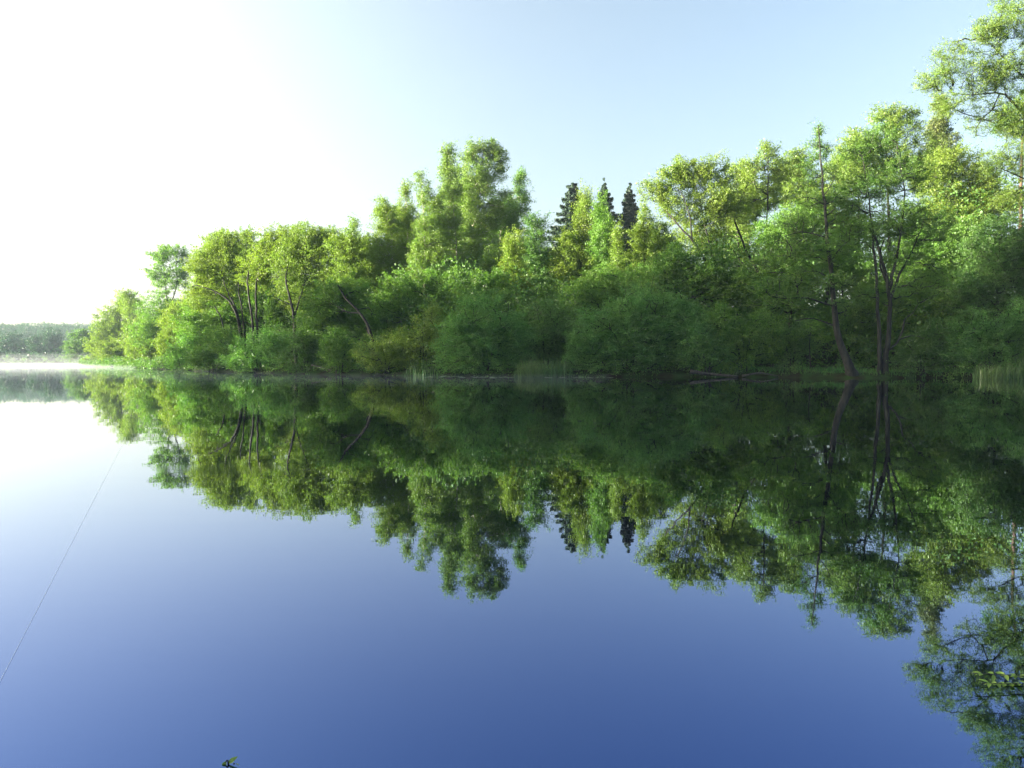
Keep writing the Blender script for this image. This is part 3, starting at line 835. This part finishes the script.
def reed_bed(label, px0, px1, d0, d1, n, hmin, hmax, mat="reed", name="reed_bed"):
    SEED[0] += 1
    rng = np.random.default_rng(SEED[0])
    px = px0 + (px1 - px0) * rng.beta(1.5, 1.5, n); d = rng.uniform(d0, d1, n)
    px = px + rng.normal(0, .8, n)
    xy = np.stack([(px - 512) / FPX * d, d], 1)
    s = lake_sd(xy[:, 0], xy[:, 1])
    xy = xy[(s > -1.3)]
    V, Fq = blades(len(xy), xy, hmin, hmax, .022, rng, .2)
    u = np.clip((xy[:, 0] / xy[:, 1] * FPX + 512 - px0) / (px1 - px0), 0, 1)
    V[:, 2] *= np.tile(np.repeat(.4 + .6 * np.sqrt(4 * u * (1 - u)), 6), 1) * np.repeat(rng.uniform(.6, 1.1, len(xy)), 6)
    root = np.array([xy[:, 0].mean(), xy[:, 1].mean(), 0.0])
    o = link(name, quads(name, V - root, Fq), M[mat]); o.location = root
    return tag(o, label, "reeds")

reed_bed("tall reeds at the water in the middle of the bank beside the largest willow bush", 513, 572, 60.0, 62.5, 900, .7, 2.3)
reed_bed("sparse thin reeds at the water left of the dark willow dome", 405, 440, 63.8, 66.5, 170, .6, 2.1)
reed_bed("dense green reeds at the right edge of the bank", 972, 1050, 53.9, 56.5, 1200, .7, 2.4)
rng = np.random.default_rng(9)
n = 9000
px = rng.uniform(690, 1060, n); d = rng.uniform(54, 66, n)
xy = np.stack([(px - 512) / FPX * d, d], 1)
s = lake_sd(xy[:, 0], xy[:, 1]); xy = xy[(s > .25) & (s < 5)]
V, Fq = blades(len(xy), xy, .15, .6, .02, rng, .5)
tag(link("bank_grass", quads("bank_grass", V, Fq), M["grass"]), "low grass on the shaded right bank", "grass", kind="stuff")

rng = np.random.default_rng(10)
pts = []
for i in range(6, 37):
    A_, B_ = LAKE[i], LAKE[i + 1]
    ln = np.hypot(*(B_ - A_)); m = int(ln * 2.2)
    t = rng.uniform(0, 1, m)
    q = A_ + np.outer(t, B_ - A_)
    nn = np.array([B_[1] - A_[1], -(B_[0] - A_[0])]) / ln      # towards land
    off = rng.uniform(-.7, 1.6, m)
    q = q + np.outer(off, nn)
    keep = ~((q[:, 0] / q[:, 1] * FPX + 512 > 770) & (q[:, 0] / q[:, 1] * FPX + 512 < 900)) | (rng.uniform(0, 1, m) < .35)
    q = q[keep]
    pts.append(np.c_[q, rng.uniform(.1, .75, len(q)) * (1 + .5 * np.sin(q[:, 0] * .7)) * (1 + q[:, 1] / 160)])
pts = np.vstack(pts)
own = np.repeat(np.arange(len(pts)), 42)
C = pts[own] + rng.normal(0, 1, (len(own), 3)) * [.32, .32, .2]
C[:, 2] = np.maximum(C[:, 2], np.maximum(ground_h(C[:, 0], C[:, 1]), 0) + .03)
V, Fq = leaf_quads(C, .12 * np.maximum(1, C[:, 1] / 75), rng, .3, .2, .6)
tag(link("undergrowth", quads("undergrowth", V, Fq), M["dark"]), "low leafy growth hanging over the edge of the bank", "undergrowth", kind="stuff")

# lily leaves
pm = leaf_mat("lily_leaf", (0.220, 0.300, 0.180), trans=.1)
rng = np.random.default_rng(21)
a = np.linspace(.25, 2 * math.pi - .25, 9)
pv = [(0, 0, 0)] + [(math.cos(t) * .17, math.sin(t) * .14, .012) for t in a]
pf = [(0, i, i + 1) for i in range(1, 9)]
pad_me = bpy.data.meshes.new("lily_pad"); pad_me.from_pydata(pv, [], pf); pad_me.update(); pad_me.materials.append(pm)
proto = None
for i in range(64):
    px = rng.uniform(425, 512) if i < 44 else rng.uniform(545, 610)
    d = rng.uniform(56.5, 61.0) if px > 480 else rng.uniform(58, 63)
    x = (px - 512) / FPX * d
    if lake_sd(np.array(x), np.array(d)) > -.5: continue
    if proto is None:
        o = link("lily_pad", pad_me); proto = o
        tag(o, "small pale lily leaf floating off the bank below the dark willow dome", "lily pad", "lily leaves floating near the bank")
    else:
        o = proto.copy(); COL.objects.link(o)
        if px > 540:
            o["label"] = "small pale lily leaf floating off the middle reeds"; o["group"] = "lily leaves off the reeds"
    o.location = (x, d, .008)
    o.rotation_euler = (0, 0, rng.uniform(0, 6.28))
    k = rng.uniform(.8, 2.2); o.scale = (k, k, 1)

def log(label, pts, ra, rb, stubs=()):
    SEED[0] += 1
    rng = np.random.default_rng(SEED[0])
    Q = Quads()
    P = smooth_line(np.array(pts), 12)
    Q.tube(np.vstack([P[:1], P, P[-1:]]), np.r_[.01, np.linspace(ra, rb, 12), .005], 9, .06, rng)
    root = P[0].copy()
    o = link("fallen_log", Q.mesh("fallen_log", root, True), M["drift"]); o.location = root
    tag(o, label, "log")
    for (t, dv, r) in stubs:
        q = Quads(); b = P[int(t * 11)]
        q.tube([b, b + np.array(dv) * .5, b + np.array(dv)], [r, r * .7, r * .3], 6)
        link("branch_stub", q.mesh("branch_stub", root, True), M["drift"], o)
    return o

def onwater(px, d, z): return np.array([(px - 512) / FPX * d, d, z])
log("long grey log lying along the waterline under the overhanging bush", [onwater(690, 59.6, .45), onwater(715, 59.2, .22), onwater(738, 58.6, .08)], .16, .08, [(.4, (.3, -.2, .6), .05), (.7, (-.2, -.4, .5), .04)])
log("short thin dead bough at the waterline right of the long grey log", [onwater(742, 59.0, .12), onwater(760, 58.7, .35), onwater(778, 58.4, .10)], .09, .05, [(.5, (.4, -.1, .35), .03)])
log("dead bough poking from the bank beneath the dim left bushes", [onwater(312, 73.5, .9), onwater(328, 72, .5), onwater(345, 71, .05)], .08, .04)

# ------------------------------------------------------------------ near things: twig, plant, fishing line
def near_leaf(Q, p, dirv, nrm, L, W):
    u = np.array(dirv, float); u /= np.linalg.norm(u)
    n = np.array(nrm, float); n -= n.dot(u) * u; n /= np.linalg.norm(n)
    w = np.cross(n, u)
    t = np.linspace(0, 1, 6); wid = W * np.array([.06, .75, 1, .85, .5, .03]) * .5
    mid = p + np.outer(t * L, u) - np.outer(t ** 2 * .25 * L, n)
    a = mid + np.outer(wid, w) + np.outer(wid * .3, n); b = mid - np.outer(wid, w) + np.outer(wid * .3, n)
    V = np.vstack([a, mid, b])
    Fq = [(i, i + 1, 7 + i, 6 + i) for i in range(5)] + [(6 + i, 7 + i, 13 + i, 12 + i) for i in range(5)]
    Q.add(V, Fq)

M["near"] = leaf_mat("leaf_near", (0.220, 0.340, 0.070), trans=.45, vary=.25)
def twig_thing(name, label, cat, stems, n_leaf, L, seed, updir=(0, 0, 1)):
    rng = np.random.default_rng(seed)
    Qs, Ql = Quads(), Quads()
    root = np.array(stems[0][0])
    for st in stems:
        P = smooth_line(np.array(st), 14)
        Qs.tube(P, np.linspace(.004, .0012, 14), 6)
        tng = np.gradient(P, axis=0)
        for j in range(n_leaf):
            t = (j + .8) / n_leaf
            i = min(13, int(t * 13))
            s = 1 if j % 2 else -1
            side = np.cross(tng[i], updir); side /= np.linalg.norm(side) + 1e-9
            dv = tng[i] / np.linalg.norm(tng[i]) * .7 + side * s * .75 + rng.normal(0, .25, 3)
            near_leaf(Ql, P[i], dv, np.array(updir) + rng.normal(0, .35, 3), L * rng.uniform(.7, 1.2), L * .5)
    o = empty(name, Vector(root)); tag(o, label, cat)
    link("stem", Qs.mesh("stem", root, True), M["bark"], o)
    link("leaves", Ql.mesh("leaves", root, True), M["near"], o)
    return o

A = at
twig_thing("leafy_twig", "leafy green twig hanging over the water at the lower right edge", "twig",
           [[A(1130, 700, 2.93), A(1060, 682, 2.93), A(1020, 676, 2.93), A(970, 673, 2.93)], [A(1060, 682, 2.93), A(1030, 684, 2.93), A(982, 683, 2.93)],
            [A(1130, 700, 2.93), A(1080, 700, 2.93), A(1022, 694, 2.93)]], 30, .032, 4)
g0 = np.array([at(228, 768, 2.35)[0], 2.35, -.05])
twig_thing("waterside_plant", "small green plant tip just showing at the bottom edge of the view", "plant",
           [[g0 + np.array([0.0, 0, 0]), g0 + np.array([0, 0, .06]), at(222, 767, 2.35)], [g0, g0 + np.array([-.05, 0, .04]), at(186, 771, 2.35)], [g0, g0 + np.array([.02, 0, .05]), at(231, 768, 2.35)]], 4, .03, 6, (0, -.5, 1))

Q = Quads()
lp = [np.array([(px - 512) / FPX * dd, dd, .004]) for px, dd in ((0, 3.08), (124, 12.2))]
lp = [lp[0] * 1.25 - lp[1] * .25, lp[0], lp[1]]
lp[0][2] = .004
P = smooth_line(np.array(lp), 40)
Q.tube(P, np.full(40, .00055), 5)
lm, N, Lk = new_mat("nylon_line")
out = N.new("ShaderNodeOutputMaterial"); p = N.new("ShaderNodeBsdfPrincipled"); p.inputs["Base Color"].default_value = (.78, .78, .76, 1); p.inputs["Roughness"].default_value = .4
Lk.new(p.outputs[0], out.inputs[0])
o = link("fishing_line", Q.mesh("fishing_line", P[0], True), lm); o.location = P[0]
tag(o, "thin grey fishing line lying straight across the pale water", "fishing line")

# ------------------------------------------------------------------ air
def box(name, lo, hi):
    lo, hi = np.array(lo, float), np.array(hi, float)
    V = [(x, y, z) for z in (lo[2], hi[2]) for y in (lo[1], hi[1]) for x in (lo[0], hi[0])]
    Fq = [(0, 2, 3, 1), (4, 5, 7, 6), (0, 1, 5, 4), (2, 6, 7, 3), (0, 4, 6, 2), (1, 3, 7, 5)]
    return quads(name, V, Fq)

hm, N, Lk = new_mat("haze_air")
out = N.new("ShaderNodeOutputMaterial"); pv_ = N.new("ShaderNodeVolumePrincipled")
pv_.inputs["Color"].default_value = (.72, .87, 1.0, 1); pv_.inputs["Density"].default_value = .00022; pv_.inputs["Anisotropy"].default_value = .0
Lk.new(pv_.outputs[0], out.inputs["Volume"])
HAZE = link("haze", box("haze", (-930, -290, -4), (930, 1010, 60)), hm)
tag(HAZE, kind="stuff")

def prism(name, poly, z0, z1):
    n = len(poly)
    bm = bpy.data.meshes.new(name)
    V = [(x, y, z0) for x, y in poly] + [(x, y, z1) for x, y in poly]
    bm.from_pydata(V, [], [tuple(range(n))[::-1], tuple(range(n, 2 * n))] + [(i, (i + 1) % n, n + (i + 1) % n, n + i) for i in range(n)])
    bm.update()
    return bm

def mist(name, poly, z1, dens):
    m, N, Lk = new_mat(name)
    out = N.new("ShaderNodeOutputMaterial"); v = N.new("ShaderNodeVolumePrincipled")
    v.inputs["Color"].default_value = (.93, .96, 1.0, 1); v.inputs["Density"].default_value = dens; v.inputs["Anisotropy"].default_value = .2
    Lk.new(v.outputs[0], out.inputs["Volume"])
    tag(link(name, prism(name, poly, .02, z1), m), kind="stuff")

LEFT = [(-22, 70), (-44, 88), (-58, 112), (-66, 130), (-88, 172), (-112, 208), (-136, 246), (-160, 306), (-205, 329), (-255, 333), (-280, 310), (-240, 245), (-190, 190), (-145, 140), (-115, 98), (-85, 74)]
FAR = [(-98, 190), (-112, 208), (-136, 246), (-160, 306), (-205, 329), (-255, 333), (-280, 310), (-240, 245), (-190, 190)]
mist("mist", LEFT, .30, .0022)
mist("mist", LEFT, .60, .0012)
mist("mist", FAR, .9, .0004)
mist("mist", FAR, 2.2, .0006)
mist("mist", FAR, 3.6, .0005)
mist("mist", [(8, 59), (-2, 59.8), (-15, 63), (-24, 68), (-75, 68), (-66, 50), (-30, 44), (5, 44)], .3, .0032)
